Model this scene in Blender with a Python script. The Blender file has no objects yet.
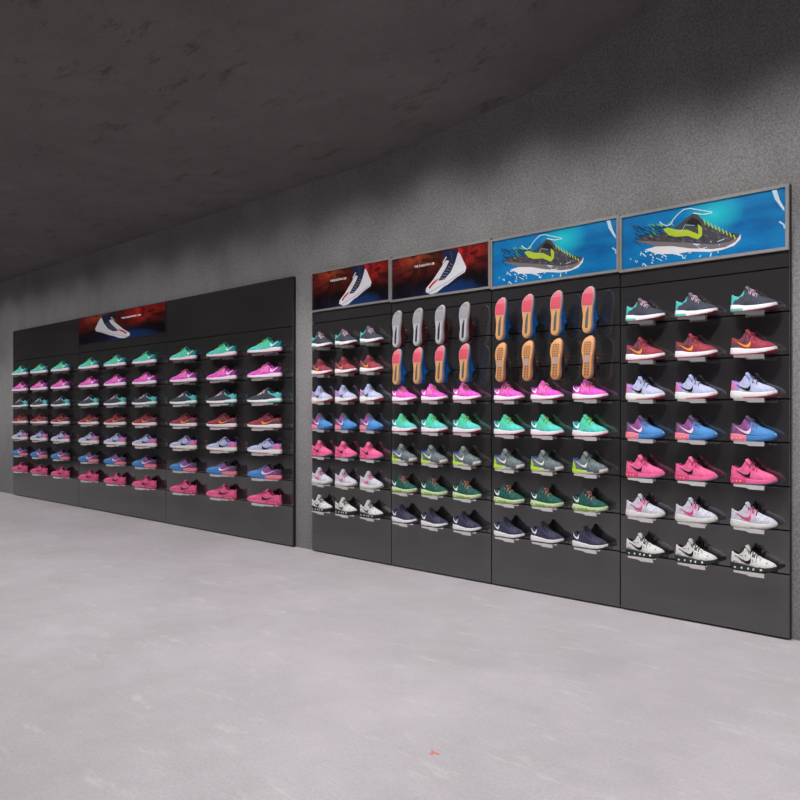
import bpy, math, random
from mathutils import Vector, Matrix, noise
PI = math.pi
random.seed(7)
scene = bpy.context.scene
COL = scene.collection

# ------------------------------------------------------------------ helpers
def lin(c):
    """sRGB 0-255 triple to linear"""
    o = []
    for v in c:
        v = v / 255.0
        o.append(v / 12.92 if v <= 0.04045 else ((v + 0.055) / 1.055) ** 2.4)
    return tuple(o)

class MB:
    """collects faces with a material slot and a colour per face"""
    def __init__(s):
        s.v = []; s.f = []; s.m = []; s.c = []; s.sm = []
    def face(s, idx, mat=0, col=(1, 1, 1), smooth=True):
        s.f.append(tuple(idx)); s.m.append(mat); s.c.append(col); s.sm.append(smooth)
    def box(s, x0, x1, y0, y1, z0, z1, mat=0, col=(1, 1, 1)):
        n = len(s.v)
        s.v += [(x0,y0,z0),(x1,y0,z0),(x1,y1,z0),(x0,y1,z0),(x0,y0,z1),(x1,y0,z1),(x1,y1,z1),(x0,y1,z1)]
        for q in ((0,3,2,1),(4,5,6,7),(0,1,5,4),(1,2,6,5),(2,3,7,6),(3,0,4,7)):
            s.face([n+i for i in q], mat, col, False)
    def tube(s, pts, r, mat=0, col=(1, 1, 1), n=6):
        b = len(s.v); pts = [Vector(p) for p in pts]; up = Vector((0.13, 0.2, 1)).normalized()
        for i, p in enumerate(pts):
            d = (pts[min(i+1, len(pts)-1)] - pts[max(i-1, 0)]).normalized()
            a = d.cross(up)
            if a.length < 1e-4: a = d.cross(Vector((1, 0, 0)))
            a.normalize(); c = d.cross(a)
            for k in range(n):
                t = 2*PI*k/n
                s.v.append(tuple(p + a*math.cos(t)*r + c*math.sin(t)*r))
        for i in range(len(pts)-1):
            for k in range(n):
                k2 = (k+1) % n
                s.face((b+i*n+k, b+i*n+k2, b+(i+1)*n+k2, b+(i+1)*n+k), mat, col)
        s.face([b+k for k in reversed(range(n))], mat, col)
        s.face([b+(len(pts)-1)*n+k for k in range(n)], mat, col)
    def poly(s, pts, y0, y1, mat=0, col=(1, 1, 1)):
        """a flat outline in x,z with a thickness from y0 (front) to y1"""
        n = len(s.v); k = len(pts)
        s.v += [(p[0], y0, p[1]) for p in pts] + [(p[0], y1, p[1]) for p in pts]
        s.face(range(n, n+k), mat, col, False)
        s.face([n+k+i for i in reversed(range(k))], mat, col, False)
        for i in range(k):
            j = (i+1) % k
            s.face((n+i, n+k+i, n+k+j, n+j), mat, col, False)
    def mesh(s, name, mats, T=None):
        me = bpy.data.meshes.new(name)
        v = [T(*p) for p in s.v] if T else s.v
        me.from_pydata([tuple(p) for p in v], [], s.f)
        for m in mats: me.materials.append(m)
        ca = me.color_attributes.new('colour', 'FLOAT_COLOR', 'CORNER')
        buf = []
        for p in me.polygons:
            p.material_index = s.m[p.index]; p.use_smooth = s.sm[p.index]
            c = s.c[p.index]
            for _ in range(p.loop_total): buf += [c[0], c[1], c[2], 1.0]
        ca.data.foreach_set('color', buf)
        me.update()
        import bmesh
        bm = bmesh.new(); bm.from_mesh(me)
        bmesh.ops.recalc_face_normals(bm, faces=bm.faces)
        bm.to_mesh(me); bm.free()
        return me
    def build(s, name, mats, parent=None, T=None):
        return link(name, s.mesh(name, mats, T), parent)

def link(name, me, parent=None, loc=None):
    o = bpy.data.objects.new(name, me); COL.objects.link(o)
    if parent: o.parent = parent
    if loc: o.location = loc
    return o
def tag(o, label, cat, group=None):
    o['label'] = label; o['category'] = cat
    if group: o['group'] = group
    return o
def empty(name, loc=(0, 0, 0)):
    o = bpy.data.objects.new(name, None); COL.objects.link(o); o.location = loc
    o.empty_display_size = 0.05
    return o
def copy_tree(o, parent=None, kids=None):
    c = o.copy(); COL.objects.link(c)
    if parent: c.parent = parent
    for ch in kids_of.get(o.name, ()):
        copy_tree(ch, c)
    return c
kids_of = {}
def note_kids(o):
    kids_of[o.name] = [c for c in bpy.data.objects if c.parent == o]
    for c in kids_of[o.name]: note_kids(c)

# ------------------------------------------------------------------ materials
def new_mat(name):
    m = bpy.data.materials.new(name); m.use_nodes = True
    nt = m.node_tree; b = nt.nodes['Principled BSDF']
    return m, nt, b
def N(nt, t, **kw):
    n = nt.nodes.new(t)
    for k, v in kw.items():
        if k in n.inputs: n.inputs[k].default_value = v
        else: setattr(n, k, v)
    return n
def ramp(nt, stops):
    r = nt.nodes.new('ShaderNodeValToRGB'); e = r.color_ramp.elements
    while len(e) < len(stops): e.new(0.5)
    for i, (p, c) in enumerate(stops):
        e[i].position = p; e[i].color = (c[0], c[1], c[2], 1)
    return r

def concrete(name, base, var, rough, scale, bump, spec=0.3, grain=0.25, streak=None):
    m, nt, b = new_mat(name); L = nt.links
    geo = N(nt, 'ShaderNodeNewGeometry')
    mp = N(nt, 'ShaderNodeMapping'); L.new(geo.outputs['Position'], mp.inputs['Vector'])
    mp.inputs['Scale'].default_value = streak or (1, 1, 1)
    n1 = N(nt, 'ShaderNodeTexNoise', Scale=scale, Detail=8.0, Roughness=0.6)
    n2 = N(nt, 'ShaderNodeTexNoise', Scale=scale*5, Detail=6.0, Roughness=0.65)
    n3 = N(nt, 'ShaderNodeTexNoise', Scale=72.0, Detail=3.0, Roughness=0.8)
    for n in (n1, n2): L.new(mp.outputs[0], n.inputs['Vector'])
    L.new(geo.outputs['Position'], n3.inputs['Vector'])
    lo = tuple(max(0, c*(1-var)) for c in base); hi = tuple(c*(1+var) for c in base)
    r1 = ramp(nt, [(0.3, lo), (0.7, hi)]); L.new(n1.outputs[0], r1.inputs[0])
    r2 = ramp(nt, [(0.3, (1-var*.5,)*3), (0.7, (1+var*.5,)*3)]); L.new(n2.outputs[0], r2.inputs[0])
    r3 = ramp(nt, [(0.3, (1-grain,)*3), (0.7, (1+grain,)*3)]); L.new(n3.outputs[0], r3.inputs[0])
    a = N(nt, 'ShaderNodeMix', data_type='RGBA', blend_type='MULTIPLY'); a.inputs[0].default_value = 1
    c = N(nt, 'ShaderNodeMix', data_type='RGBA', blend_type='MULTIPLY'); c.inputs[0].default_value = 1
    L.new(r1.outputs[0], a.inputs[6]); L.new(r2.outputs[0], a.inputs[7])
    L.new(a.outputs[2], c.inputs[6]); L.new(r3.outputs[0], c.inputs[7])
    L.new(c.outputs[2], b.inputs['Base Color'])
    b.inputs['Roughness'].default_value = rough
    b.inputs['Specular IOR Level'].default_value = spec
    bp = N(nt, 'ShaderNodeBump', Strength=bump, Distance=0.01)
    L.new(n2.outputs[0], bp.inputs['Height']); L.new(bp.outputs[0], b.inputs['Normal'])
    return m, nt, b, c, geo

FLOOR_BASE = (0.43, 0.402, 0.422)
floor_m, nt, b, cm, geo = concrete('floor_concrete', FLOOR_BASE, 0.10, 0.5, 1.1, 0.08, 0.3, 0.10)
# pale scuffs
mp = N(nt, 'ShaderNodeMapping'); mp.inputs['Scale'].default_value = (1.0, 3.2, 1); mp.inputs['Rotation'].default_value = (0, 0, 0.5)
nt.links.new(geo.outputs['Position'], mp.inputs['Vector'])
ns = N(nt, 'ShaderNodeTexNoise', Scale=2.2, Detail=9.0, Roughness=0.75); nt.links.new(mp.outputs[0], ns.inputs['Vector'])
rs = ramp(nt, [(0.56, (0, 0, 0)), (0.72, (0.65, 0.65, 0.65))]); nt.links.new(ns.outputs[0], rs.inputs[0])
mx = N(nt, 'ShaderNodeMix', data_type='RGBA'); nt.links.new(rs.outputs[0], mx.inputs[0])
nt.links.new(cm.outputs[2], mx.inputs[6]); mx.inputs[7].default_value = (0.64, 0.61, 0.62, 1)
nt.links.new(mx.outputs[2], b.inputs['Base Color'])

wall_m, nt, b, cm, geo = concrete('wall_concrete', (0.235, 0.228, 0.228), 0.14, 0.8, 0.9, 0.4, 0.2, 0.42, (1, 1, 0.6))
# pin holes
vo = N(nt, 'ShaderNodeTexVoronoi', Scale=1.9); nt.links.new(geo.outputs['Position'], vo.inputs['Vector'])
rv = ramp(nt, [(0.018, (0.12, 0.12, 0.12)), (0.026, (1, 1, 1))]); nt.links.new(vo.outputs['Distance'], rv.inputs[0])
mx = N(nt, 'ShaderNodeMix', data_type='RGBA', blend_type='MULTIPLY'); mx.inputs[0].default_value = 1
nt.links.new(cm.outputs[2], mx.inputs[6]); nt.links.new(rv.outputs[0], mx.inputs[7]); nt.links.new(mx.outputs[2], b.inputs['Base Color'])

ceil_m, nt, b, cm, geo = concrete('ceiling_concrete', (0.146, 0.132, 0.13), 0.12, 0.9, 1.1, 0.3, 0.1, 0.12)
# darker chipped veins in the ceiling slab
mp = N(nt, 'ShaderNodeMapping'); mp.inputs['Scale'].default_value = (1.0, 2.4, 1); mp.inputs['Rotation'].default_value = (0, 0, 0.6)
nt.links.new(geo.outputs['Position'], mp.inputs['Vector'])
ns = N(nt, 'ShaderNodeTexNoise', Scale=2.0, Detail=10.0, Roughness=0.8); nt.links.new(mp.outputs[0], ns.inputs['Vector'])
rs = ramp(nt, [(0.34, (0.55, 0.52, 0.5)), (0.45, (1, 1, 1))]); nt.links.new(ns.outputs[0], rs.inputs[0])
mx = N(nt, 'ShaderNodeMix', data_type='RGBA', blend_type='MULTIPLY'); mx.inputs[0].default_value = 1
nt.links.new(cm.outputs[2], mx.inputs[6]); nt.links.new(rs.outputs[0], mx.inputs[7]); nt.links.new(mx.outputs[2], b.inputs['Base Color'])

def plain(name, col, rough=0.5, spec=0.5, metal=0.0, emis=0.0, bump=0.0, bscale=300.0, ior=None):
    m, nt, b = new_mat(name)
    geo = N(nt, 'ShaderNodeTexCoord')
    n = N(nt, 'ShaderNodeTexNoise', Scale=40.0, Detail=3.0); nt.links.new(geo.outputs['Object'], n.inputs['Vector'])
    r = ramp(nt, [(0.3, tuple(c*.93 for c in col)), (0.7, tuple(c*1.05 for c in col))])
    nt.links.new(n.outputs[0], r.inputs[0]); nt.links.new(r.outputs[0], b.inputs['Base Color'])
    b.inputs['Roughness'].default_value = rough; b.inputs['Specular IOR Level'].default_value = spec
    b.inputs['Metallic'].default_value = metal
    if ior: b.inputs['IOR'].default_value = ior
    if emis:
        nt.links.new(r.outputs[0], b.inputs['Emission Color']); b.inputs['Emission Strength'].default_value = emis
    if bump:
        n2 = N(nt, 'ShaderNodeTexNoise', Scale=bscale, Detail=2.0); nt.links.new(geo.outputs['Object'], n2.inputs['Vector'])
        bp = N(nt, 'ShaderNodeBump', Strength=bump, Distance=0.002)
        nt.links.new(n2.outputs[0], bp.inputs['Height']); nt.links.new(bp.outputs[0], b.inputs['Normal'])
    return m
def coloured(name, rough=0.6, spec=0.4, bump=0.0, emis=0.0, weave=0.0):
    """takes its colour from the pattern stored on the mesh faces"""
    m, nt, b = new_mat(name)
    a = N(nt, 'ShaderNodeVertexColor', layer_name='colour')
    tc = N(nt, 'ShaderNodeTexCoord')
    n = N(nt, 'ShaderNodeTexNoise', Scale=260.0, Detail=2.0); nt.links.new(tc.outputs['Object'], n.inputs['Vector'])
    r = ramp(nt, [(0.35, (1-weave,)*3), (0.65, (1+weave,)*3)]); nt.links.new(n.outputs[0], r.inputs[0])
    mx = N(nt, 'ShaderNodeMix', data_type='RGBA', blend_type='MULTIPLY'); mx.inputs[0].default_value = 1
    nt.links.new(a.outputs[0], mx.inputs[6]); nt.links.new(r.outputs[0], mx.inputs[7])
    nt.links.new(mx.outputs[2], b.inputs['Base Color'])
    b.inputs['Roughness'].default_value = rough; b.inputs['Specular IOR Level'].default_value = spec
    if bump:
        bp = N(nt, 'ShaderNodeBump', Strength=bump, Distance=0.001)
        nt.links.new(n.outputs[0], bp.inputs['Height']); nt.links.new(bp.outputs[0], b.inputs['Normal'])
    if emis:
        nt.links.new(mx.outputs[2], b.inputs['Emission Color']); b.inputs['Emission Strength'].default_value = emis
    return m

PANEL = plain('gloss_dark_panel', (0.028, 0.0268, 0.028), 0.07, 0.5, 0.0, ior=2.05)
GROOVE = plain('groove_black', (0.006, 0.006, 0.006), 0.6, 0.2)
EDGE = plain('panel_edge_black', (0.014, 0.014, 0.015), 0.45, 0.3)
FRAME = plain('brushed_grey_frame', (0.30, 0.285, 0.275), 0.42, 0.5, 0.35)
FRAME_DK = plain('thin_dark_frame', (0.05, 0.052, 0.055), 0.4, 0.5, 0.3)
ACRYL = plain('satin_metal_shelf', (0.9, 0.89, 0.88), 0.12, 0.6, 0.95)
PEG = plain('black_peg', (0.02, 0.02, 0.02), 0.4)
FAB = coloured('knit_fabric', 0.72, 0.25, 0.25, weave=0.16)
RUB = coloured('moulded_foam', 0.5, 0.4, 0.05, weave=0.03)
GLOSS = coloured('glossy_overlay', 0.35, 0.5)
PRINT_SHAPES = coloured('printed_shapes', 0.4, 0.4, emis=0.10)  # small emission mixed in so the inked shapes look lighter

# ------------------------------------------------------------------ the room
CAMZ, D = 1.283, 4.792
XL, XR, YB, YF, ZC = -21.0, 4.5, 0.04, -9.5, 4.20
def slab(name, x0, x1, y0, y1, z0, z1, m):
    b = MB(); b.box(x0, x1, y0, y1, z0, z1); o = b.build(name, [m]); o['kind'] = 'structure'; return o
slab('floor', XL-.1, XR+.1, YF-.1, YB+.1, -0.1, 0.0, floor_m)
# the ceiling slab runs flat and then climbs towards the right-hand end of the room
b = MB(); prof = [(XL-.1, 3.50), (-5.2, 3.50), (-3.41, 3.64), (-2.47, 3.92), (-1.5, 4.20), (XR+.1, 4.20), (XR+.1, 4.36), (XL-.1, 4.36)]
b.poly(prof, YF-.1, YB+.1)
o = b.build('ceiling', [ceil_m]); o['kind'] = 'structure'

slab('wall_back', XL-.1, XR+.1, YB, YB+.1, 0.0, ZC, wall_m)
slab('wall_left', XL-.1, XL, YF, YB, 0.0, ZC, wall_m)
slab('wall_right', XR, XR+.1, YF, YB, 0.0, ZC, wall_m)
slab('wall_front', XL-.1, XR+.1, YF-.1, YF, 0.0, ZC, wall_m)

# ------------------------------------------------------------------ display panels
H = 2.6
RLIFT = (0.020, 0.013, 0.006, 0.0)
GZ_ = [0.375 + 0.25*k for k in range(8)]
RX = [-5.894, -4.830, -3.755, -2.680, -1.615]
LX = [-13.476, -11.006, -8.614, -6.187]
def panel(x0, x1, label, group, lift=0.0):
    GZ = [g+lift for g in GZ_]; H = 2.6+lift*1.4
    r = empty('display_panel', ((x0+x1)/2, 0.02, 0.0))
    w = (x1-x0)/2 - 0.0042
    b = MB()
    b.box(-w+.004, w-.004, -0.004, 0.0195, 0.004, H-0.004, 1)              # backing seen in the grooves
    zs = [0.012] + GZ + [H]
    for i in range(len(zs)-1):
        a = zs[i] + (0.0042 if i else 0); c = zs[i+1] - (0.0042 if i < len(zs)-2 else 0)
        if i == len(zs)-2: break
        b.box(-w, w, -0.02, -0.004, a, c, 0)
    b.build('slatted_board', [PANEL, GROOVE], r)
    b = MB(); b.box(-w, w, -0.02, -0.004, GZ[-1]+.0035, H, 0); b.build('header_board', [PANEL], r)
    for s in (-1, 1):
        b = MB(); b.box(min(s*w, s*(w-.004)), max(s*w, s*(w-.004)), -0.004, 0.0195, 0.004, H, 0)
        b.build('edge_strip', [EDGE], r)
    tag(r, label, 'wall panel', group)
    return r
PN_R = ['panel nearest the bare wall gap', 'second panel', 'third panel', 'outermost panel']
panel(RX[0], RX[1], 'dark slatted panel holding seven trainer rows under the middle boot picture', 'panels of the right-hand display', RLIFT[0])
panel(RX[1], RX[2], 'glossy dark slatted panel holding upended grey and pink soles above magenta trainers', 'panels of the right-hand display', RLIFT[1])
panel(RX[2], RX[3], 'glossy dark slatted panel holding upended pink and tan soles under a blue picture', 'panels of the right-hand display', RLIFT[2])
panel(RX[3], RX[4], 'glossy dark slatted panel at the far right end with seven rows of trainers', 'panels of the right-hand display')
panel(LX[0], LX[1], 'wide dark slatted panel with bare header at the far left end', 'panels of the left-hand display', 0.02)
panel(LX[1], LX[2], 'wide dark slatted panel topped by the stretched red boot picture', 'panels of the left-hand display', 0.02)
panel(LX[2], LX[3], 'wide dark slatted panel with bare header next to the bare wall gap', 'panels of the left-hand display', 0.02)

# ------------------------------------------------------------------ pictures
def print_red():
    m, nt, b = new_mat('print_red_black_blue'); L = nt.links
    tc = N(nt, 'ShaderNodeTexCoord'); sx = N(nt, 'ShaderNodeSeparateXYZ'); L.new(tc.outputs['Generated'], sx.inputs[0])
    n = N(nt, 'ShaderNodeTexNoise', Scale=4.2, Detail=7.0, Roughness=0.72, Distortion=0.9)
    mp = N(nt, 'ShaderNodeMapping'); mp.inputs['Scale'].default_value = (1.6, 1, 0.7); L.new(tc.outputs['Generated'], mp.inputs[0]); L.new(mp.outputs[0], n.inputs['Vector'])
    rz = ramp(nt, [(0.0, lin((14, 16, 40))), (0.3, lin((22, 8, 14))), (0.6, lin((90, 22, 18))), (0.95, lin((150, 50, 25)))])
    L.new(sx.outputs['Z'], rz.inputs[0])
    rx = ramp(nt, [(0.0, lin((110, 20, 25))), (0.3, lin((140, 60, 30))), (0.52, lin((44, 14, 14))), (0.75, lin((190, 30, 34))), (1.0, lin((140, 32, 20)))])
    L.new(sx.outputs['X'], rx.inputs[0])
    top = ramp(nt, [(0.45, (0, 0, 0)), (0.95, (1, 1, 1))]); L.new(sx.outputs['Z'], top.inputs[0])
    mx = N(nt, 'ShaderNodeMix', data_type='RGBA'); L.new(top.outputs[0], mx.inputs[0]); L.new(rz.outputs[0], mx.inputs[6]); L.new(rx.outputs[0], mx.inputs[7])
    rn = ramp(nt, [(0.42, (0.05, 0.04, 0.07)), (0.64, (1.1, 1.1, 1.1))]); L.new(n.outputs[0], rn.inputs[0])
    mu = N(nt, 'ShaderNodeMix', data_type='RGBA', blend_type='MULTIPLY'); mu.inputs[0].default_value = 0.9
    L.new(mx.outputs[2], mu.inputs[6]); L.new(rn.outputs[0], mu.inputs[7])
    # blue patch at the foot
    dx = N(nt, 'ShaderNodeMapping'); dx.inputs['Location'].default_value = (-2.1, 0, -0.15); dx.inputs['Scale'].default_value = (3.3, 0, 3.6)
    L.new(tc.outputs['Generated'], dx.inputs[0])
    ln = N(nt, 'ShaderNodeVectorMath', operation='LENGTH'); L.new(dx.outputs[0], ln.inputs[0])
    ad = N(nt, 'ShaderNodeMath', operation='MULTIPLY_ADD'); L.new(n.outputs[0], ad.inputs[0]); ad.inputs[1].default_value = -0.9; L.new(ln.outputs['Value'], ad.inputs[2])
    rb = ramp(nt, [(-0.0, (0.8, 0.8, 0.8)), (0.6, (0, 0, 0))]); L.new(ad.outputs[0], rb.inputs[0])
    fx = N(nt, 'ShaderNodeMix', data_type='RGBA'); L.new(rb.outputs[0], fx.inputs[0]); L.new(mu.outputs[2], fx.inputs[6]); fx.inputs[7].default_value = (*lin((16, 46, 92)), 1)
    L.new(fx.outputs[2], b.inputs['Base Color']); b.inputs['Roughness'].default_value = 0.3
    L.new(fx.outputs[2], b.inputs['Emission Color']); b.inputs['Emission Strength'].default_value = 0.22  # slight emission added to brighten the red print
    return m
def print_blue():
    m, nt, b = new_mat('print_blue_water'); L = nt.links
    tc = N(nt, 'ShaderNodeTexCoord')
    n = N(nt, 'ShaderNodeTexNoise', Scale=3.0, Detail=6.0, Roughness=0.6); L.new(tc.outputs['Generated'], n.inputs['Vector'])
    r = ramp(nt, [(0.3, lin((0, 78, 138))), (0.7, lin((10, 122, 178)))]); L.new(n.outputs[0], r.inputs[0])
    dx = N(nt, 'ShaderNodeMapping'); dx.inputs['Location'].default_value = (-1.9, 0, -1.15); dx.inputs['Scale'].default_value = (3.2, 0, 1.5)
    L.new(tc.outputs['Generated'], dx.inputs[0])
    ln = N(nt, 'ShaderNodeVectorMath', operation='LENGTH'); L.new(dx.outputs[0], ln.inputs[0])
    rb = ramp(nt, [(0.03, (1, 1, 1)), (0.6, (0, 0, 0))]); L.new(ln.outputs['Value'], rb.inputs[0])
    mx = N(nt, 'ShaderNodeMix', data_type='RGBA'); L.new(rb.outputs[0], mx.inputs[0]); L.new(r.outputs[0], mx.inputs[6]); mx.inputs[7].default_value = (*lin((30, 185, 195)), 1)
    L.new(mx.outputs[2], b.inputs['Base Color']); b.inputs['Roughness'].default_value = 0.3
    L.new(mx.outputs[2], b.inputs['Emission Color']); b.inputs['Emission Strength'].default_value = 0.16  # the blue print is given a weak glow to lift its tone
    return m
RED, BLUE = print_red(), print_blue()
RED_SHAPES = dict(
 white=[(0.705,0.891),(0.728,0.825),(0.785,0.508),(0.771,0.41),(0.693,0.321),(0.597,0.179),(0.571,0.161),(0.486,0.03),(0.425,0.006),(0.369,0.079),(0.374,0.166),(0.447,0.338),(0.541,0.629),(0.555,0.687),(0.584,0.756),(0.614,0.729),(0.583,0.581),(0.505,0.32),(0.555,0.313),(0.625,0.439),(0.673,0.658)],
 sock=[(0.544,0.985),(0.708,0.965),(0.705,0.866),(0.673,0.643),(0.646,0.621),(0.614,0.729),(0.584,0.804),(0.555,0.719),(0.544,0.868)],
 mesh=[(0.614,0.713),(0.673,0.658),(0.632,0.468),(0.569,0.315),(0.505,0.297),(0.527,0.393),(0.583,0.581)],
 stripe=[(0.403,0.19),(0.447,0.29),(0.505,0.368),(0.491,0.308),(0.44,0.211),(0.413,0.131)])
BLUE_SHAPES = dict(
 upper=[(0.084,0.52),(0.159,0.59),(0.283,0.578),(0.365,0.656),(0.415,0.761),(0.465,0.837),(0.494,0.814),(0.533,0.676),(0.591,0.522),(0.666,0.404),(0.737,0.352),(0.743,0.267),(0.685,0.187),(0.59,0.177),(0.454,0.287),(0.334,0.382)],
 sole_grey=[(0.085,0.529),(0.252,0.432),(0.454,0.315),(0.59,0.228),(0.685,0.228),(0.746,0.298),(0.736,0.234),(0.666,0.153),(0.59,0.158),(0.434,0.224),(0.231,0.354)],
 sole_white=[(0.158,0.326),(0.231,0.348),(0.334,0.31),(0.453,0.215),(0.59,0.144),(0.666,0.145),(0.722,0.212),(0.755,0.336),(0.75,0.241),(0.713,0.147),(0.647,0.105),(0.57,0.101),(0.453,0.158),(0.363,0.153),(0.231,0.208)],
 tick=[(0.278,0.653),(0.314,0.665),(0.365,0.598),(0.434,0.566),(0.503,0.45),(0.499,0.636),(0.525,0.553),(0.524,0.412),(0.498,0.358),(0.434,0.452),(0.364,0.469),(0.314,0.521)],
 opening=[(0.425,0.699),(0.465,0.78),(0.504,0.704),(0.523,0.61),(0.474,0.605)],
 arc=[(0.927,0.985),(0.941,0.837),(0.971,0.691),(0.992,0.60),(0.992,0.66),(0.968,0.805),(0.952,0.985)])
def stroke(b, pts, w, y0, y1, col, mir, W, Hh):
    """a ribbon of ink along a line, as short convex pieces"""
    P = [Vector((p[0]*W, p[1]*Hh)) for p in pts]
    for a, c in zip(P, P[1:]):
        d = (c-a)
        if d.length < 1e-6: continue
        n = Vector((-d.y, d.x)).normalized()*w/2
        q = [a-n, c-n, c+n, a+n]
        b.poly([((W-p.x) if mir else p.x, p.y) for p in q], y0, y1, 0, col)
def picture(x0, x1, kind, mirror, framed, label, cat, group, lift=0.0):
    z0, z1 = (2.222, 2.598) if framed else (2.254, 2.624)
    z0 += lift; z1 += lift
    if framed: fw, th, fm = 0.018, 0.016, FRAME
    else: fw, th, fm = 0.006, 0.008, FRAME_DK
    r = empty('framed_picture', ((x0+x1)/2, 0.0, z0))
    w = (x1-x0)/2 - 0.0015; h = z1-z0
    b = MB()
    b.box(-w, w, -th, 0.0, 0, fw); b.box(-w, w, -th, 0.0, h-fw, h)
    b.box(-w, -w+fw, -th, 0.0, fw, h-fw); b.box(w-fw, w, -th, 0.0, fw, h-fw)
    b.build('frame', [fm], r)
    W = 2*(w-fw); Hh = h-2*fw
    b = MB(); b.box(0, W, -0.006, -0.001, 0, Hh)
    o = b.build('printed_panel', [RED if kind == 'red' else BLUE], r); o.location = (-w+fw, 0, fw)
    b = MB(); k = [0.0066]
    def shp(pts, col):
        q = [(((1-p[0]) if mirror else p[0])*W, p[1]*Hh) for p in pts]
        b.poly(q, -k[0], -0.0058, 0, lin(col)); k[0] += 0.00012
    def st(pts, wd, col):
        stroke(b, pts, wd, -k[0], -0.0058, lin(col), mirror, W, Hh); k[0] += 0.00001
    if kind == 'red':
        S = RED_SHAPES
        st([(0.60,0.14),(0.70,0.26),(0.78,0.40)], 0.012, (16, 18, 26))
        shp(S['sock'], (22, 30, 56)); shp(S['white'], (205, 203, 208)); shp(S['mesh'], (30, 32, 52))
        for i in range(6):
            t = i/5.0
            st([(0.525+0.10*t, 0.36+0.30*t), (0.575+0.075*t, 0.34+0.27*t)], 0.006, (120, 122, 140))
        shp(S['stripe'], (186, 30, 38))
        st([(0.55,0.70),(0.575,0.80),(0.59,0.83)], 0.007, (225, 225, 230))
        st([(0.40,0.05),(0.60,0.24),(0.76,0.44)], 0.006, (150, 152, 165))
        st([(0.63,0.95),(0.645,0.70)], 0.010, (50, 62, 100))
    else:
        S = BLUE_SHAPES
        rg = random.Random(3)
        for i in range(60):      # dark splinters blowing off the heel
            u = 0.07+0.27*rg.random(); v = 0.52+0.36*rg.random()*(1-(u-.07)/.5)
            st([(u, v), (u+0.03+0.03*rg.random(), v-0.05-0.08*rg.random())], 0.003+0.004*rg.random(), (10, 40+int(25*rg.random()), 80))
        shp(S['upper'], (66, 64, 70))
        for i in range(150):      # knit flecks
            u = 0.12+0.58*rg.random(); v = 0.30+0.34*rg.random()
            top = 0.60 if u < .5 else 0.68-1.55*(u-.5)
            if v < top and v > 0.53-0.62*(u-.08): st([(u, v), (u+0.018, v-0.035)], 0.004, rg.choice([(34, 34, 40), (96, 92, 100), (112, 106, 110), (40, 52, 72)]))
        shp(S['sole_grey'], (112, 104, 106)); shp(S['sole_white'], (214, 210, 212)); shp(S['opening'], (24, 22, 28))
        shp(S['tick'], (170, 190, 48))
        for i in range(9): st([(0.535+0.022*i, 0.70-0.045*i), (0.545+0.022*i, 0.60-0.042*i)], 0.006, (170, 190, 50))
        for i in range(46):      # spray
            u = 0.05+0.58*rg.random(); v = 0.06+0.26*rg.random()
            st([(u, v), (u+0.06*(rg.random()-.3), v-0.10*(rg.random()-.3))], 0.003+0.004*rg.random(), (190, 214, 226))
        for i in range(12):
            u = 0.17+0.16*rg.random(); v = 0.58+0.22*rg.random()
            st([(u, v), (u+0.02, v-0.05)], 0.004, (120, 186, 70))
        st([(0.255,0.80),(0.275,0.745),(0.30,0.705),(0.325,0.715),(0.345,0.80),(0.37,0.87),(0.41,0.945),(0.45,0.945),(0.52,0.87),(0.583,0.81)], 0.007, (170, 214, 232))
        st([(0.47,0.85),(0.53,0.79),(0.588,0.79)], 0.006, (190, 226, 226))
        st([(0.36,0.60),(0.40,0.56),(0.42,0.66),(0.48,0.62)], 0.003, (150, 200, 220))
        shp(S['arc'], (186, 206, 216))
        st([(0.965,0.44),(0.99,0.38),(0.995,0.31)], 0.010, (160, 195, 212))
    o = b.build('printed_shoe', [PRINT_SHAPES], r); o.location = (-w+fw, 0, fw)
    if kind == 'red':
        cu = bpy.data.curves.new('slogan', 'FONT'); cu.body = 'THE SHADOWS 1.0R'; cu.size = 1.0; cu.extrude = 0.002
        to = bpy.data.objects.new('tmp_text', cu); COL.objects.link(to)
        bpy.context.view_layer.update()
        me = bpy.data.meshes.new_from_object(to.evaluated_get(bpy.context.evaluated_depsgraph_get()))
        bpy.data.objects.remove(to)
        xs = [v.co.x for v in me.vertices]; tw = max(xs)-min(xs); sc = 0.215*W/tw; hz = 0.055*Hh/0.7
        for v in me.vertices:
            x, y, z = v.co
            v.co = (((0.535 if mirror else 0.248)*W) + (x-min(xs))*sc, -0.0066 - abs(z)*0.1, 0.705*Hh + y*hz)
        me.materials.clear(); me.materials.append(WHITE_INK)
        o = link('slogan', me, r); o.location = (-w+fw, 0, fw)
    tag(r, label, cat, group)
WHITE_INK = plain('white_ink', (0.8, 0.8, 0.8), 0.4, emis=0.3)  # lettering glows faintly, brightness added to the ink itself
picture(RX[0], RX[1], 'red', False, True, 'grey framed red and black boot picture beside the bare wall gap', 'picture', 'header pictures', .026)
picture(RX[1], RX[2], 'red', False, True, 'grey framed red and black boot picture touching a blue picture', 'picture', 'header pictures', .017)
picture(RX[2], RX[3], 'blue', False, True, 'grey framed blue sneaker picture touching a red boot picture', 'picture', 'header pictures', .008)
picture(RX[3], RX[4], 'blue', False, True, 'largest blue sneaker picture at the far right end of the display', 'picture', 'header pictures')
picture(LX[1], LX[2], 'red', True, False, 'thin framed red boot picture standing alone on the left-hand display', 'picture', 'header pictures')

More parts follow.
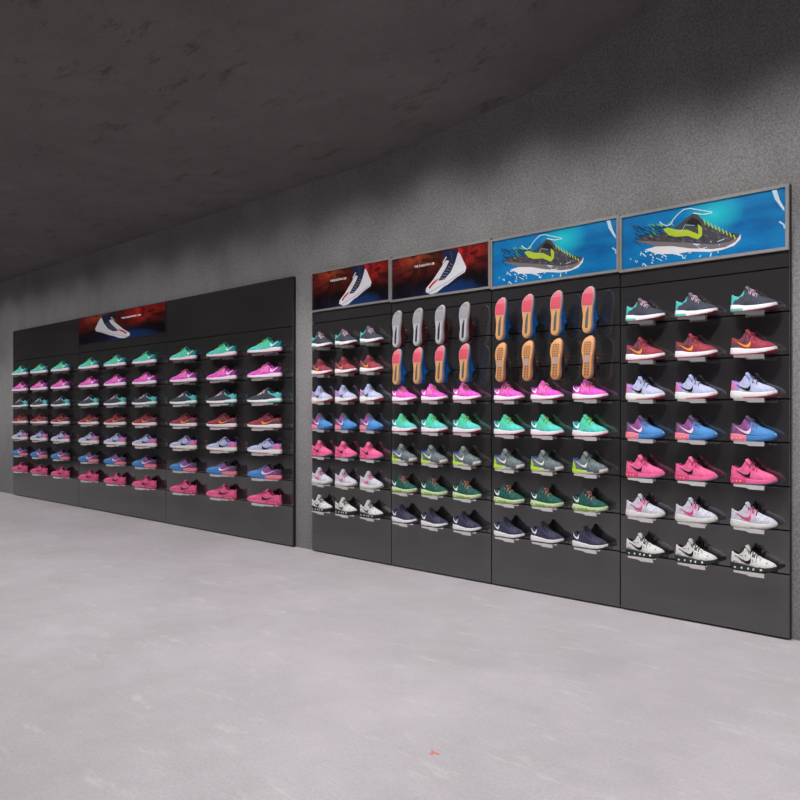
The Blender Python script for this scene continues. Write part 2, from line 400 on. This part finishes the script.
# ------------------------------------------------------------------ shoes
SL = 0.27
def lerp(tab, x):
    if x <= tab[0][0]: return tab[0][1]
    for (a, va), (c, vc) in zip(tab, tab[1:]):
        if x <= c:
            t = (x-a)/(c-a); t = t*t*(3-2*t)*0.5 + t*0.5
            return va + (vc-va)*t
    return tab[-1][1]
WB = [(0,.011),(.004,.020),(.012,.0275),(.03,.0335),(.07,.0325),(.10,.0315),(.135,.0365),(.17,.0445),(.20,.0465),(.23,.0435),(.25,.035),(.262,.025),(.270,.009)]
CO = [(0,0),(.09,.002),(.17,-.002),(.22,-.001),(.27,.006)]          # centre line, lateral side is -y
COLLAR = [(0,.088),(.006,.101),(.014,.104),(.03,.094),(.05,.087),(.07,.098),(.09,.127),(.10,.136)]
RIDGE = [(.10,.136),(.108,.131),(.125,.119),(.145,.105),(.165,.092),(.19,.080),(.22,.071),(.245,.061),(.26,.052),(.270,.040)]
SPRING = [(0,.003),(.02,0),(.17,0),(.22,.004),(.25,.011),(.27,.020)]
MIDTOP = [(0,.044),(.05,.042),(.10,.034),(.17,.030),(.22,.032),(.25,.036),(.27,.041)]
def arch(x, phi, off=0.0):
    """point on the closed upper, phi 0 = lateral base, pi = medial base"""
    w = lerp(WB, x)*(0.99) + off; cy = lerp(CO, x); zb = lerp(MIDTOP, x)-.004
    zt = (lerp(RIDGE, x) if x > 0.098 else lerp(COLLAR, x)) + off
    zt = max(zt, zb+.004)
    c, s = math.cos(phi), math.sin(phi)
    hi = min(1.0, max(0.0, (zt-zb)/0.10))
    e = 0.85 - 0.0*hi
    y = cy - w*math.copysign(abs(c)**e, c)*(1-0.12*hi*abs(s)**2)
    z = zb + (zt-zb)*abs(s)**0.85
    return (x, y, z)
def side_y(x, z, off=0.0015):
    """lateral surface y at x,z"""
    if x < .098:
        hc = lerp(COLLAR, x); zb = lerp(MIDTOP, x)-.004; w = lerp(WB, x); t = max(0, min(1, (z-zb)/(hc-zb)))
        return lerp(CO, x) - w*(1-0.16*t*t) - off - 0.0006
    lo, hi = 0.0, PI/2
    for _ in range(24):
        m = (lo+hi)/2
        if arch(x, m)[2] < z: lo = m
        else: hi = m
    return arch(x, lo)[1] - off
NX, NJ = 46, 28
def upper(colf, lining):
    b = MB()
    xs = [SL*(0.5-0.5*math.cos(PI*i/NX))*0.35 + SL*(i/NX)*0.65 for i in range(NX+1)]
    rows = []
    for x in xs:
        row = []
        if 0.008 < x < 0.098:
            hc = lerp(COLLAR, x); zb = lerp(MIDTOP, x)-.004; w = lerp(WB, x); cy = lerp(CO, x)
            half = []
            for j in range(9):
                t = j/8.0
                half.append((w*(1-0.16*t*t), zb+(hc-zb)*t))
            half += [(w*.84-.003, hc+.001), (w*.84-.007, hc-.003), (w*.80-.010, hc-.03 if hc-.03 > zb+.012 else zb+.012), (w*.5, zb+.012), (w*.2, zb+.011)]
            for q in half: row.append((x, cy-q[0], q[1]))
            row.append((x, cy, zb+.011))
            for q in reversed(half): row.append((x, cy+q[0], q[1]))
        else:
            for j in range(29): row.append(arch(x, PI*j/28.0))
        rows.append(row)
    for row in rows: b.v += row
    M = 29
    for i in range(len(rows)-1):
        for j in range(M-1):
            idx = (i*M+j, (i+1)*M+j, (i+1)*M+j+1, i*M+j+1)
            cx = sum(b.v[k][0] for k in idx)/4; cz = sum(b.v[k][2] for k in idx)/4; cy = sum(b.v[k][1] for k in idx)/4
            inside = (0.008 < xs[i] < 0.098 or 0.008 < xs[i+1] < 0.098) and 9 <= j <= 18
            if 0.075 < cx and 0.008 < xs[i] < .098 and False: inside = False
            b.face(idx, 0, lining if inside else lin(colf(cx, cz, cy)))
    b.face([j for j in range(M)], 0, lin(colf(0, .05, 0)))
    b.face([(len(rows)-1)*M+j for j in reversed(range(M))], 0, lin(colf(.27, .03, 0)))
    # bottom
    for i in range(len(rows)-1):
        b.face((i*M, i*M+M-1, (i+1)*M+M-1, (i+1)*M), 0, (0.1, 0.1, 0.1))
    return b
def outline(x, grow):
    return lerp(WB, x)+grow
def sole_loft(levels, colf, n=40):
    """levels: list of (zfunc(x), grow); closed body"""
    b = MB(); ring = []
    xs = [SL*(0.5-0.5*math.cos(PI*i/n)) for i in range(n+1)]
    K = None
    for zf, g in levels:
        pts = []
        for i, x in enumerate(xs):
            gx = x + (g if i == n else (-g if i == 0 else 0))
            pts.append((gx, lerp(CO, x)-outline(x, g), zf(x)))
        for i, x in reversed(list(enumerate(xs))):
            gx = x + (g if i == n else (-g if i == 0 else 0))
            pts.append((gx, lerp(CO, x)+outline(x, g), zf(x)))
        K = len(pts); ring.append(len(b.v)); b.v += pts
    for a, c in zip(ring, ring[1:]):
        for k in range(K):
            k2 = (k+1) % K
            idx = (a+k, a+k2, c+k2, c+k)
            cx = sum(b.v[i][0] for i in idx)/4; cz = sum(b.v[i][2] for i in idx)/4
            b.face(idx, 0, lin(colf(cx, cz)))
    for a, rev in ((ring[0], True), (ring[-1], False)):
        h = K//2
        for i in range(h-1):
            idx = [a+i, a+i+1, a+K-2-i, a+K-1-i]
            cx = b.v[a+i][0]; cz = b.v[a+i][2]
            b.face(idx, 0, lin(colf(cx, cz)))
    return b
def midsole(colf, blocky=0.0):
    def z(t):
        return lambda x: (lerp(SPRING, x)+.003)*(1-t) + lerp(MIDTOP, x)*t
    return sole_loft([(z(0), .000), (z(.12), .0035), (z(.45), .0045), (z(.7), .0022), (z(.92), .0032), (z(1), .001)], colf)
def outsole(colf):
    return sole_loft([(lambda x: lerp(SPRING, x)-.0005, -.002), (lambda x: lerp(SPRING, x)+.0005, .002), (lambda x: lerp(SPRING, x)+.006, .0028), (lambda x: lerp(SPRING, x)+.007, .001)], colf)
def bez(a, c, d, e, t):
    u = 1-t
    return tuple(u*u*u*p + 3*u*u*t*q + 3*u*t*t*r + t*t*t*s for p, q, r, s in zip(a, c, d, e))
def tick(size, col, s):
    b = MB(); n = 16
    if size == 'big':
        T, P = (.030, .088), (.131, .081)
        lo = ((.07, .058), (.143, .004)); up = ((.075, .067), (.111, .036))
    elif size == 'mid':
        T, P = (.036, .082), (.129, .078)
        lo = ((.07, .056), (.142, .006)); up = ((.075, .065), (.109, .036))
    else:
        T, P = (.007, .099), (.062, .092)
        lo = ((.018, .070), (.074, .020)); up = ((.028, .080), (.050, .048))
    if True:
        base = len(b.v)
        for i in range(n+1):
            t = i/n
            l = bez(T, lo[0], lo[1], P, t); u = bez(T, up[0], up[1], P, t)
            for q in (l, ((l[0]+u[0])/2, (l[1]+u[1])/2), u):
                x, z = q; z = min(z, (lerp(COLLAR, x) if x < .098 else lerp(RIDGE, x))-.004)
                y = side_y(x, z, .0018); yc = lerp(CO, x)
                b.v.append((x, y if s < 0 else 2*yc-y, z))
        for i in range(n):
            for k in range(2):
                a = base+i*3+k
                b.face((a, a+3, a+4, a+1), 0, col)
    return b
def laces(col, col2=None, k=5, r=.0027):
    b = MB()
    for i in range(k):
        x0 = .112 + .0125*i; x1 = x0 + .007
        pts = []
        for j in range(9):
            ph = PI*(0.24+0.52*j/8)
            xx = x0 + (x1-x0)*(j/8)*(1 if i % 2 else -1) + (0 if i % 2 else .004)
            pts.append(arch(xx, ph, .003))
        b.tube(pts, r, 0, col if i % 2 == 0 or not col2 else col2, 5)
    # loops at the top
    for s in (-1, 1):
        b.tube([(.112, 0, .128), (.122, s*.012, .130), (.138, s*.022, .118), (.132, s*.013, .112), (.114, 0, .127)], r*.8, 0, col, 5)
    return b
def tongue(col):
    b = MB(); sec = [(.124, .110, .019), (.113, .123, .022), (.105, .134, .023), (.099, .141, .022), (.0955, .1455, .018)]
    for x, z, w in sec:
        for j in range(7):
            y = -w + 2*w*j/6; bow = .008*(1-(y/w)**2)
            b.v.append((x+bow*.7, y, z+bow*.5))
        for j in range(7):
            y = -w + 2*w*j/6; bow = .008*(1-(y/w)**2)
            b.v.append((x+bow*.7-.005, y, z+bow*.5-.005))
    for i in range(len(sec)-1):
        for j in range(6):
            a = i*14+j
            b.face((a, a+1, a+15, a+14), 0, col); b.face((a+7, a+8, a+22, a+21), 0, col)
        b.face((i*14, i*14+7, i*14+21, i*14+14), 0, col); b.face((i*14+6, i*14+13, i*14+27, i*14+20), 0, col)
    e = (len(sec)-1)*14
    for j in range(6): b.face((e+j, e+j+1, e+j+8, e+j+7), 0, col); b.face((j, j+1, j+8, j+7), 0, col)
    return b
def pods(col, xs, z, rx, rz, y_off=.0045):
    """rounded windows along both sides of the midsole"""
    out = []
    for x in xs:
        for s in (-1, 1):
            b = MB()
            yc = lerp(CO, x) + s*(lerp(WB, x)+y_off); n = len(b.v)
            zz = z + lerp(SPRING, x)
            b.v.append((x, yc+s*.0022, zz))
            for k in range(10):
                t = 2*PI*k/10; b.v.append((x+rx*math.cos(t), yc-s*.0014, zz+rz*math.sin(t)))
            for k in range(10): b.face((n, n+1+k, n+1+(k+1) % 10), 0, col)
            out.append(b)
    return out
def pull_tab(col):
    b = MB()
    b.tube([(.003, 0, .095), (-.004, 0, .108), (.004, 0, .120), (.010, 0, .108)], .004, 0, col, 6)
    return b

def mixc(a, c, t):
    t = max(0.0, min(1.0, t)); return tuple(p+(q-p)*t for p, q in zip(a, c))
def fleck(x, z, y, s=90.0):
    return noise.noise(Vector((x*s, y*s, z*s)))
W_ = (226, 224, 228)
STY = {}
def style(key, desc, **k): STY[key] = dict(desc=desc, **k)
def cA(x, z, y):
    if x < .088 and z > .050 + x*.55 and z < .086+x*.42: return (70, 176, 172)
    if x < .022: return (96, 170, 178)
    return (64, 68, 80) if (int(x*220)+int(z*180)) % 3 else (50, 54, 64)
style('A', 'dark slate trainer with turquoise heel', up=cA, lin_=(40, 38, 46), mid=lambda x, z: (82, 190, 178) if (x < .085 and z < .02) else W_, out=lambda x, z: (120, 34, 40), lace=(222, 170, 196), lace2=(240, 230, 240), ton=(110, 104, 122), logo=None)
def cB(x, z, y):
    if .045 < x < .125 and z > .05 and int((x+z*.35)*130) % 2: return (58, 50, 66)
    if x < .05 and z < .075: return (84, 62, 70)
    return mixc((128, 48, 62), (156, 58, 72), fleck(x, z, y)+.5)
style('B', 'burgundy trainer with orange tick', up=cB, lin_=(92, 28, 40), mid=lambda x, z: (222, 216, 222), out=lambda x, z: (150, 34, 44), lace=(150, 58, 74), lace2=(120, 44, 60), ton=(150, 56, 70), logo=('mid', (240, 150, 52)))
def cC(x, z, y):
    if x < .028 and z < .085: return (216, 110, 146)
    if x < .06: return mixc((178, 120, 190), (150, 146, 206), (x-.02)/.05)
    return mixc((160, 168, 206), (184, 184, 210), fleck(x, z, y, 40)+.5)
style('C', 'pale lavender trainer with black tick', up=cC, lin_=(120, 96, 150), mid=lambda x, z: (222, 220, 216), out=lambda x, z: (196, 60, 96) if x > .08 else (200, 196, 190), lace=(70, 66, 84), lace2=(190, 190, 215), ton=(160, 172, 214), logo=('mid', (14, 12, 18)))
def cD(x, z, y):
    if x > .265: return (214, 214, 220)
    if x < .02: return (86, 70, 96)
    if x < .11: return mixc((94, 66, 104), (146, 76, 140), fleck(x, z, y, 50)+.6)
    return mixc((140, 92, 160), (74, 132, 188), (x-.11)/.05) if z > .05 else (74, 132, 190)
style('D', 'blue purple trainer with coral heel', up=cD, lin_=(40, 32, 48), mid=lambda x, z: (226, 122, 142) if x < .10 else (64, 124, 186), out=lambda x, z: (206, 104, 128) if x < .1 else (52, 106, 170), lace=(96, 84, 110), lace2=(70, 110, 160), ton=(84, 74, 96), logo=('big', (236, 216, 232)), pods=((.02, .045, .07), .018, .008, .006, (240, 170, 160)))
def cE(x, z, y): return mixc((212, 84, 134), (228, 106, 150), fleck(x, z, y, 40)+.5)
style('E', 'bright pink trainer with black tick', up=cE, lin_=(150, 40, 84), mid=lambda x, z: (206, 70, 116) if x < .10 else (228, 100, 150), out=lambda x, z: (30, 110, 118) if x > .09 else (180, 70, 100), lace=(170, 62, 104), lace2=(150, 50, 90), ton=(230, 110, 156), logo=('mid', (22, 12, 18)), pods=((.022, .044, .066), .018, .007, .006, (246, 190, 130)))
def cF(x, z, y):
    if .1 < x < .17 and z > .075 and int(x*160) % 2: return (224, 130, 172)
    return mixc((176, 176, 190), (206, 204, 216), fleck(x, z, y, 60)+.5)
style('F', 'light grey trainer with pink tick', up=cF, lin_=(40, 34, 40), mid=lambda x, z: (216, 212, 210), out=lambda x, z: (190, 186, 184), lace=(26, 22, 28), lace2=(200, 120, 160), ton=(184, 186, 198), logo=('big', (226, 62, 130)))
def cG(x, z, y):
    f = fleck(x, z, y, 75)
    return (140, 140, 142) if f > .36 else (210, 208, 206)
style('G', 'white flecked trainer with black sole', up=cG, lin_=(16, 15, 17), mid=lambda x, z: (40, 48, 46), out=lambda x, z: (22, 28, 28), lace=(16, 15, 17), lace2=(22, 20, 22), ton=(196, 194, 194), logo=('big', (14, 12, 14)), pods=((.035, .075, .12, .155, .20), .016, .0085, .0075, (232, 228, 220)))
def cH(x, z, y):
    if x < .03: return (140, 44, 138)
    if .08 < x < .15 and z > .06 and int((x*.8+z*.3)*150) % 2: return (238, 140, 176)
    return mixc((196, 66, 178), (232, 96, 198), fleck(x, z, y, 40)+.5)
style('H', 'magenta trainer with white heel tick', up=cH, lin_=(120, 40, 110), mid=lambda x, z: (224, 218, 226), out=lambda x, z: (150, 40, 70), lace=(240, 150, 160), lace2=(214, 90, 160), ton=(210, 84, 180), logo=('heel', (245, 235, 245)))
def cI(x, z, y):
    if x < .05: return (24, 132, 140)
    if .07 < x < .14 and z > .06: return (84, 206, 150) if int((x*.8+z*.3)*150) % 2 else (66, 190, 166)
    return mixc((66, 180, 172), (96, 202, 188), fleck(x, z, y, 40)+.5)
style('I', 'mint green trainer with white heel tick', up=cI, lin_=(30, 110, 110), mid=lambda x, z: (226, 216, 224), out=lambda x, z: (150, 44, 60), lace=(150, 226, 120), lace2=(96, 170, 120), ton=(70, 186, 160), logo=('heel', (236, 244, 244)))
def cJ(x, z, y):
    if x < .03 + (.06-z)*.5 and z < .09: return (170, 214, 50)
    if x < .05 and z > .08: return (56, 72, 150)
    return mixc((82, 94, 98), (112, 124, 126), fleck(x, z, y, 50)+.5)
style('J', 'grey trainer with lime heel and white tick', up=cJ, lin_=(40, 52, 110), mid=lambda x, z: (176, 220, 56) if z < .044-x*.25 else ((208, 204, 200) if z < .036-x*.12 or x > .235 else (74, 84, 96)), out=lambda x, z: (190, 170, 150), lace=(90, 98, 100), lace2=(60, 66, 70), ton=(128, 136, 134), logo=('big', (226, 226, 226)))
def cK(x, z, y):
    if x < .03: return (26, 40, 46)
    return mixc((24, 70, 66), (40, 98, 88), fleck(x, z, y, 60)+.5)
style('K', 'dark green trainer with lime sole', up=cK, lin_=(16, 20, 24), mid=lambda x, z: (196, 214, 160) if z > .014 else (140, 176, 80), out=lambda x, z: (206, 206, 190) if x > .16 else (110, 150, 60), lace=(208, 132, 120), lace2=(60, 70, 66), ton=(48, 52, 56), logo=('heel2', (228, 230, 226)), pods=((.03, .06, .095, .13), .017, .008, .005, (70, 120, 60)))
def cL(x, z, y): return mixc((46, 46, 66), (66, 66, 90), fleck(x, z, y, 70)+.5)
style('L', 'navy trainer with white sole and heel tick', up=cL, lin_=(12, 11, 14), mid=lambda x, z: (222, 220, 222), out=lambda x, z: (60, 58, 64), lace=(40, 40, 54), lace2=(56, 56, 74), ton=(24, 24, 32), logo=('heel2', (228, 226, 232)))
style('N', 'blue trainer', up=lambda x, z, y: mixc((14, 84, 168), (10, 118, 196), fleck(x, z, y, 50)+.5), lin_=(10, 40, 90), mid=lambda x, z: (150, 148, 160), out=lambda x, z: (190, 150, 146) if x > .155 else (204, 156, 108), lace=(20, 70, 130), lace2=(30, 110, 180), ton=(16, 78, 150), logo=None, sole='N')
style('M', 'dark red trainer', up=lambda x, z, y: mixc((96, 28, 36), (60, 26, 34), fleck(x, z, y, 50)+.5), lin_=(40, 20, 24), mid=lambda x, z: (186, 168, 172), out=lambda x, z: (172, 170, 174), lace=(214, 130, 50), lace2=(190, 96, 40), ton=(110, 40, 40), logo=None, sole='M')
style('O', 'brown trainer', up=lambda x, z, y: mixc((60, 44, 50), (44, 38, 46), fleck(x, z, y, 50)+.5), lin_=(30, 26, 30), mid=lambda x, z: (180, 138, 118), out=lambda x, z: (200, 142, 90), lace=(220, 120, 50), lace2=(90, 60, 60), ton=(70, 54, 56), logo=None, sole='O')

def flat_under(b, pts, dz0, dz1, col):
    """pad under the sole; pts in x,y"""
    n = len(b.v); k = len(pts)
    for dz in (dz0, dz1):
        for x, y in pts: b.v.append((x, y + lerp(CO, x), lerp(SPRING, x)+dz))
    b.face(range(n, n+k), 0, col, False); b.face([n+k+i for i in reversed(range(k))], 0, col, False)
    for i in range(k): b.face((n+i, n+(i+1) % k, n+k+(i+1) % k, n+k+i), 0, col, False)
def band(x0, x1, inset, n=9):
    xs = [x0+(x1-x0)*i/(n-1) for i in range(n)]
    return [(x, -(lerp(WB, x)-inset)) for x in xs] + [(x, (lerp(WB, x)-inset)) for x in reversed(xs)]
def sole_parts(kind):
    out = []
    if kind in 'MN':
        c1, c2, ring, gr = ((146, 146, 150), (128, 128, 132), (176, 178, 184), (38, 38, 44)) if kind == 'M' else ((204, 76, 96), (208, 96, 114), (208, 152, 96), (80, 84, 84))
        b = MB()
        for i in range(6):
            a = .160 + .0125*i; flat_under(b, band(a, a+.0118, .003, 4), -.0025, .0005, lin(c1))
        out.append(('forefoot_pad', b))
        b = MB(); flat_under(b, band(.2375, .264, .006, 7), -.0028, .0005, lin(c2)); out.append(('toe_pad', b))
        b = MB(); n = 26                                     # horseshoe round the heel
        P = []
        for i in range(n+1):
            a = PI*(i/n) + PI/2
            P.append((.034+.026*math.cos(a), .023*math.sin(a)))
        P = [(.15, .024), (.11, .023), (.07, .023)] + P + [(.07, -.023), (.11, -.026), (.15, -.029)]
        for (x, y), (x2, y2) in zip(P, P[1:]):
            d = Vector((x2-x, y2-y)).normalized(); nn = Vector((-d.y, d.x))*.0055
            flat_under(b, [(x-nn.x, y-nn.y), (x2-nn.x, y2-nn.y), (x2+nn.x, y2+nn.y), (x+nn.x, y+nn.y)], -.0032, .0005, lin(ring))
        out.append(('heel_tread', b))
        b = MB(); flat_under(b, [(.026, -.010), (.07, -.012), (.11, -.010), (.15, .006), (.15, .014), (.11, .012), (.07, .011), (.026, .010)], -.0016, .0005, lin(gr)); out.append(('centre_groove', b))
    else:
        b = MB(); flat_under(b, [(.014, -.014), (.15, -.012), (.238, -.018), (.238, .018), (.15, .016), (.014, .014)], -.0012, .0005, lin((186, 126, 82)))
        for i in range(6):
            for s in (-1, 0, 1):
                x = .150+.015*i; y = s*.020
                flat_under(b, [(x, y-.006), (x+.006, y-.007), (x+.009, y+.004), (x+.003, y+.006)], -.003, .0005, lin((84, 58, 56)))
        for i in range(5):
            for s in (-1, 1):
                x = .018+.018*i; y = s*.013
                flat_under(b, [(x, y-.006), (x+.008, y-.006), (x+.009, y+.005), (x+.001, y+.006)], -.003, .0005, lin((70, 58, 62)))
        out.append(('tread_lugs', b))
        b = MB(); flat_under(b, [(.10, -.022), (.145, -.014), (.15, .020), (.105, .006)], -.002, .0005, lin((150, 150, 160))); out.append(('arch_plate', b))
        b = MB()
        for s in (-1, 1): flat_under(b, band(.18, .262, .036, 5) if False else [(.15, s*.030), (.24, s*.022), (.24, s*.028), (.15, s*.036)], -.0022, .0005, lin((240, 184, 130)))
        out.append(('tread_edge', b))
    return out

def make_shoe(key, flip, stretch):
    """origin in the middle of the length, at the sole; toe to +x, or to -x when flipped"""
    S = STY[key]
    def T(x, y, z):
        X = (x - SL/2)*stretch
        if not flip: return (X, y, z)
        return (-X, y, z)
    r = empty('running_shoe')
    u = upper(S['up'], lin(S['lin_'])).build('upper', [FAB], r, T)
    midsole(S['mid']).build('midsole', [RUB], r, T)
    outsole(S['out']).build('outsole', [RUB], r, T)
    laces(lin(S['lace']), lin(S['lace2'])).build('laces', [FAB], r, T)
    tongue(lin(S['ton'])).build('tongue', [FAB], r, T)
    if S['logo']:
        sz, c = S['logo']
        for sd in (-1, 1): tick('small' if sz.startswith('heel') else sz, lin(c), sd).build('side_tick', [GLOSS], r, T)
    if 'pods' in S:
        xs, z, rx, rz, c = S['pods']
        for b in pods(lin(c), xs, z, rx, rz): b.build('cushion_window', [GLOSS], r, T)
    if 'sole' in S:
        for nm, b in sole_parts(S['sole']): b.build(nm, [RUB], r, T)
        if S['sole'] in 'MO': pull_tab(lin((226, 130, 50))).build('pull_tab', [FAB], r, T)
    note_kids(r)
    return r

def make_shelf(flip, stretch):
    b = MB(); s = -1 if flip else 1
    def P(x): return s*x*stretch
    r = empty('shoe_shelf')
    x0, x1 = -.098, .074
    def bx(a, c, y0, y1, z0, z1): b.box(min(P(a), P(c)), max(P(a), P(c)), y0, y1, z0, z1)
    bx(x0, x1, -.106, -.001, -.003, 0.0)
    b.build('shelf_plate', [ACRYL], r)
    b = MB()
    pts = [(x0, -.0005), (x0, -.013), (-.03, -.017), (-.010, -.026), (x1, -.026), (x1, -.0005)]
    b.poly([(P(p[0]), p[1]) for p in pts], 0, .003)
    # the lip leans so that its face looks slightly down
    b.v = [(v[0], v[1] - .109 - v[2]*-.0 + (-v[2])*.16, v[2]) for v in b.v]
    b.build('front_lip', [ACRYL], r)
    b = MB(); bx(-.07, .04, -.003, -.0005, -.024, -.003); b.build('back_flange', [ACRYL], r)
    note_kids(r)
    return r
def make_hook():
    r = empty('shoe_hook')
    b = MB(); b.box(-.012, .012, -.003, -.0005, -.03, .03); b.build('hook_plate', [PEG], r)
    b = MB(); b.tube([(0, -.003, 0), (0, -.05, .0), (0, -.062, .012)], .004); b.build('hook_rod', [PEG], r)
    note_kids(r); return r

PY = -0.066         # shoe centre line in front of the board
SHELF_Z = 0.006
used = set()
def place(proto, loc, label, cat, group, sx=1.0):
    if proto.name in used: o = copy_tree(proto)
    else: used.add(proto.name); o = proto
    o.location = loc; tag(o, label, cat, group); o.scale = (sx, 1, .92 if 'magenta' in label and cat == 'shoe' and loc[0] > -6 else 1); return o
POS = ['left', 'middle', 'right']
def run(keys_rows, cols, flip, stretch, where, side):
    shelf = shelves[side]
    for key, gz in keys_rows:
        for c, x in enumerate(cols):
            d = STY[key]['desc']
            if key+side not in protos: protos[key+side] = make_shoe(key, flip, stretch)
            place(protos[key+side], (x, PY, gz+SHELF_Z+.0008), f'{d}, {POS[c]} of three, {where}', 'shoe', f'{d} on the {side} display', 1.07 if x < -11 else 1.03 if x < -8.5 else 1.0)
            place(shelf, (x, 0, gz+SHELF_Z), f'metal shelf under {POS[c]} {d.split(" with ")[0]}, {where}', 'shelf', f'small shoe shelves on the {side} display')
protos = {}
shelves = {'right': make_shelf(False, 1.0), 'left': make_shelf(True, 2.1)}
ZR = [1.875, 1.625, 1.375, 1.125, .875, .625, .375]
ZL = [z+.02 for z in ZR]
for p, cols, where in ((0, (-5.668, -5.338, -5.008), 'under middle boot picture'), (3, (-2.468, -2.134, -1.792), 'far right end panel')):
    run([(k, z+RLIFT[p]) for k, z in zip('ABCDEFG', ZR)], cols, False, .925, where, 'right')
for p, cols, where in ((1, (-4.612, -4.280, -3.943), 'under rightmost boot picture'), (2, (-3.542, -3.212, -2.868), 'under smaller blue picture')):
    run([(k, z+RLIFT[p]) for k, z in zip('HIJKL', ZR[2:])], cols, False, .925, where, 'right')
for cols, where in (((-13.00, -12.245, -11.475), 'far left end panel'), ((-10.555, -9.790, -9.017), 'under leftmost boot picture'), ((-8.115, -7.335, -6.565), 'bare-headed panel beside wall gap')):
    run(list(zip('IHABCDE', ZL)), cols, True, 2.02, where, 'left')

# shoes hung upright with their soles outward
ORD = ['leftmost', 'second', 'third', 'rightmost']
hook = make_hook()
def hang(key, cols, zb, sc, what, where):
    if key+'h' not in protos: protos[key+'h'] = make_shoe(key, False, 1.0)
    p = protos[key+'h']
    for i, x in enumerate(cols):
        o = place(p, (0, 0, 0), f'{what}, {ORD[i]} of four {where}', 'shoe', f'{what} {where}')
        # toe up, sole to the room
        o.rotation_euler = (Matrix.Rotation(math.radians(3), 3, 'Y') @ Matrix(((0, 1, 0), (0, 0, 1), (1, 0, 0)))).to_euler()
        o.scale = (sc, .94, .86)
        o.location = (x, -0.138, zb+.1395*sc)
        place(hook, (x, 0, zb+.10), f'black hook behind {ORD[i]} {what.split(" showing")[0]} {where}', 'hook', 'black hooks behind the upended shoes')
HC2 = (-4.640, -4.405, -4.165, -3.918); HC3 = (-3.572, -3.334, -3.095, -2.846)
hang('M', HC2, 1.836, 1.10, 'upended shoe showing grey sole', 'in the top row')
hang('N', HC2, 1.531, 1.065, 'upended shoe showing pink and orange sole', 'below the grey soles')
hang('N', HC3, 1.826, 1.13, 'upended shoe showing pink and orange sole', 'above the tan soles')
hang('O', HC3, 1.524, 1.035, 'upended shoe showing lugged tan sole', 'above magenta trainers')

# small reddish mark lying on the floor
b = MB(); pts = []
for k in range(14):
    a = 2*PI*k/14; rr = 0.014*(1+0.55*math.sin(3*a+.5)+.2*math.cos(5*a)); pts.append((rr*math.cos(a)*1.3, rr*math.sin(a)))
n = len(pts)
b.v = [(x, y, 0.0) for x, y in pts] + [(x*.8, y*.8, .0012) for x, y in pts]
b.face(range(n), 0, (0, 0, 0), False); b.face([n+i for i in reversed(range(n))], 0, (0, 0, 0), False)
for i in range(n): b.face((i, (i+1) % n, n+(i+1) % n, n+i), 0, (0, 0, 0), False)
RED_MARK = plain('faded_red', lin((206, 120, 110)), 0.7)
o = b.build('red_mark', [RED_MARK]); 

# ------------------------------------------------------------------ camera
th = math.atan(811/800.0)
cam = bpy.data.cameras.new('camera'); co = bpy.data.objects.new('camera', cam); COL.objects.link(co)
co.location = (0, -D, CAMZ); co.rotation_euler = (PI/2, 0, PI/2 - th)
cam.sensor_width = 36; cam.lens = 36.0; cam.shift_y = 15/800.0; cam.clip_end = 60
scene.camera = co
# mark position: on the floor in front of the camera
t = CAMZ*800/(753-415); k = (434-400)/800.0*t
o.location = (-t*math.cos(th)+k*math.sin(th), -D+t*math.sin(th)+k*math.cos(th), 0.0)
tag(o, 'tiny faded red mark on the bare concrete floor', 'stain')

# ------------------------------------------------------------------ light
def spot(x, y, z, power, cone, blend, aim=None, r=0.12):
    l = bpy.data.lights.new('downlight', 'SPOT'); l.energy = power; l.spot_size = math.radians(cone); l.spot_blend = blend; l.shadow_soft_size = r
    l.color = (1.0, 0.985, 0.985)
    o = bpy.data.objects.new('downlight', l); COL.objects.link(o); o.location = (x, y, z)
    if aim:
        d = Vector(aim) - Vector((x, y, z)); o.rotation_euler = d.to_track_quat('-Z', 'Y').to_euler()
    return o
x = -19.0
while x < 4.0:
    spot(x, -1.55, 3.42, 180 if x > -7 else 112, 124, 0.6)
    spot(x+.4, -1.05, 3.44, 29 if x < -6.5 else 49, 92, 1.0, (x+.4, 0.0, 2.15), 0.16)
    spot(x+1.35, -1.05, 3.44, 29 if x < -6.5 else 49, 92, 1.0, (x+1.35, 0.0, 2.15), 0.16)
    spot(x+.8, -4.6, 3.44, 62, 118, 0.6)
    spot(x, -7.2, 3.44, 70, 118, 0.6)
    x += 1.9

w = bpy.data.worlds.new('World'); scene.world = w; w.use_nodes = True
w.node_tree.nodes['Background'].inputs[0].default_value = (0.02, 0.02, 0.02, 1)
w.node_tree.nodes['Background'].inputs[1].default_value = 1.0
vs = scene.view_settings
vs.view_transform = 'Standard'; vs.look = 'None'; vs.gamma = 1.0; vs.exposure = 0.0; vs.use_curve_mapping = False
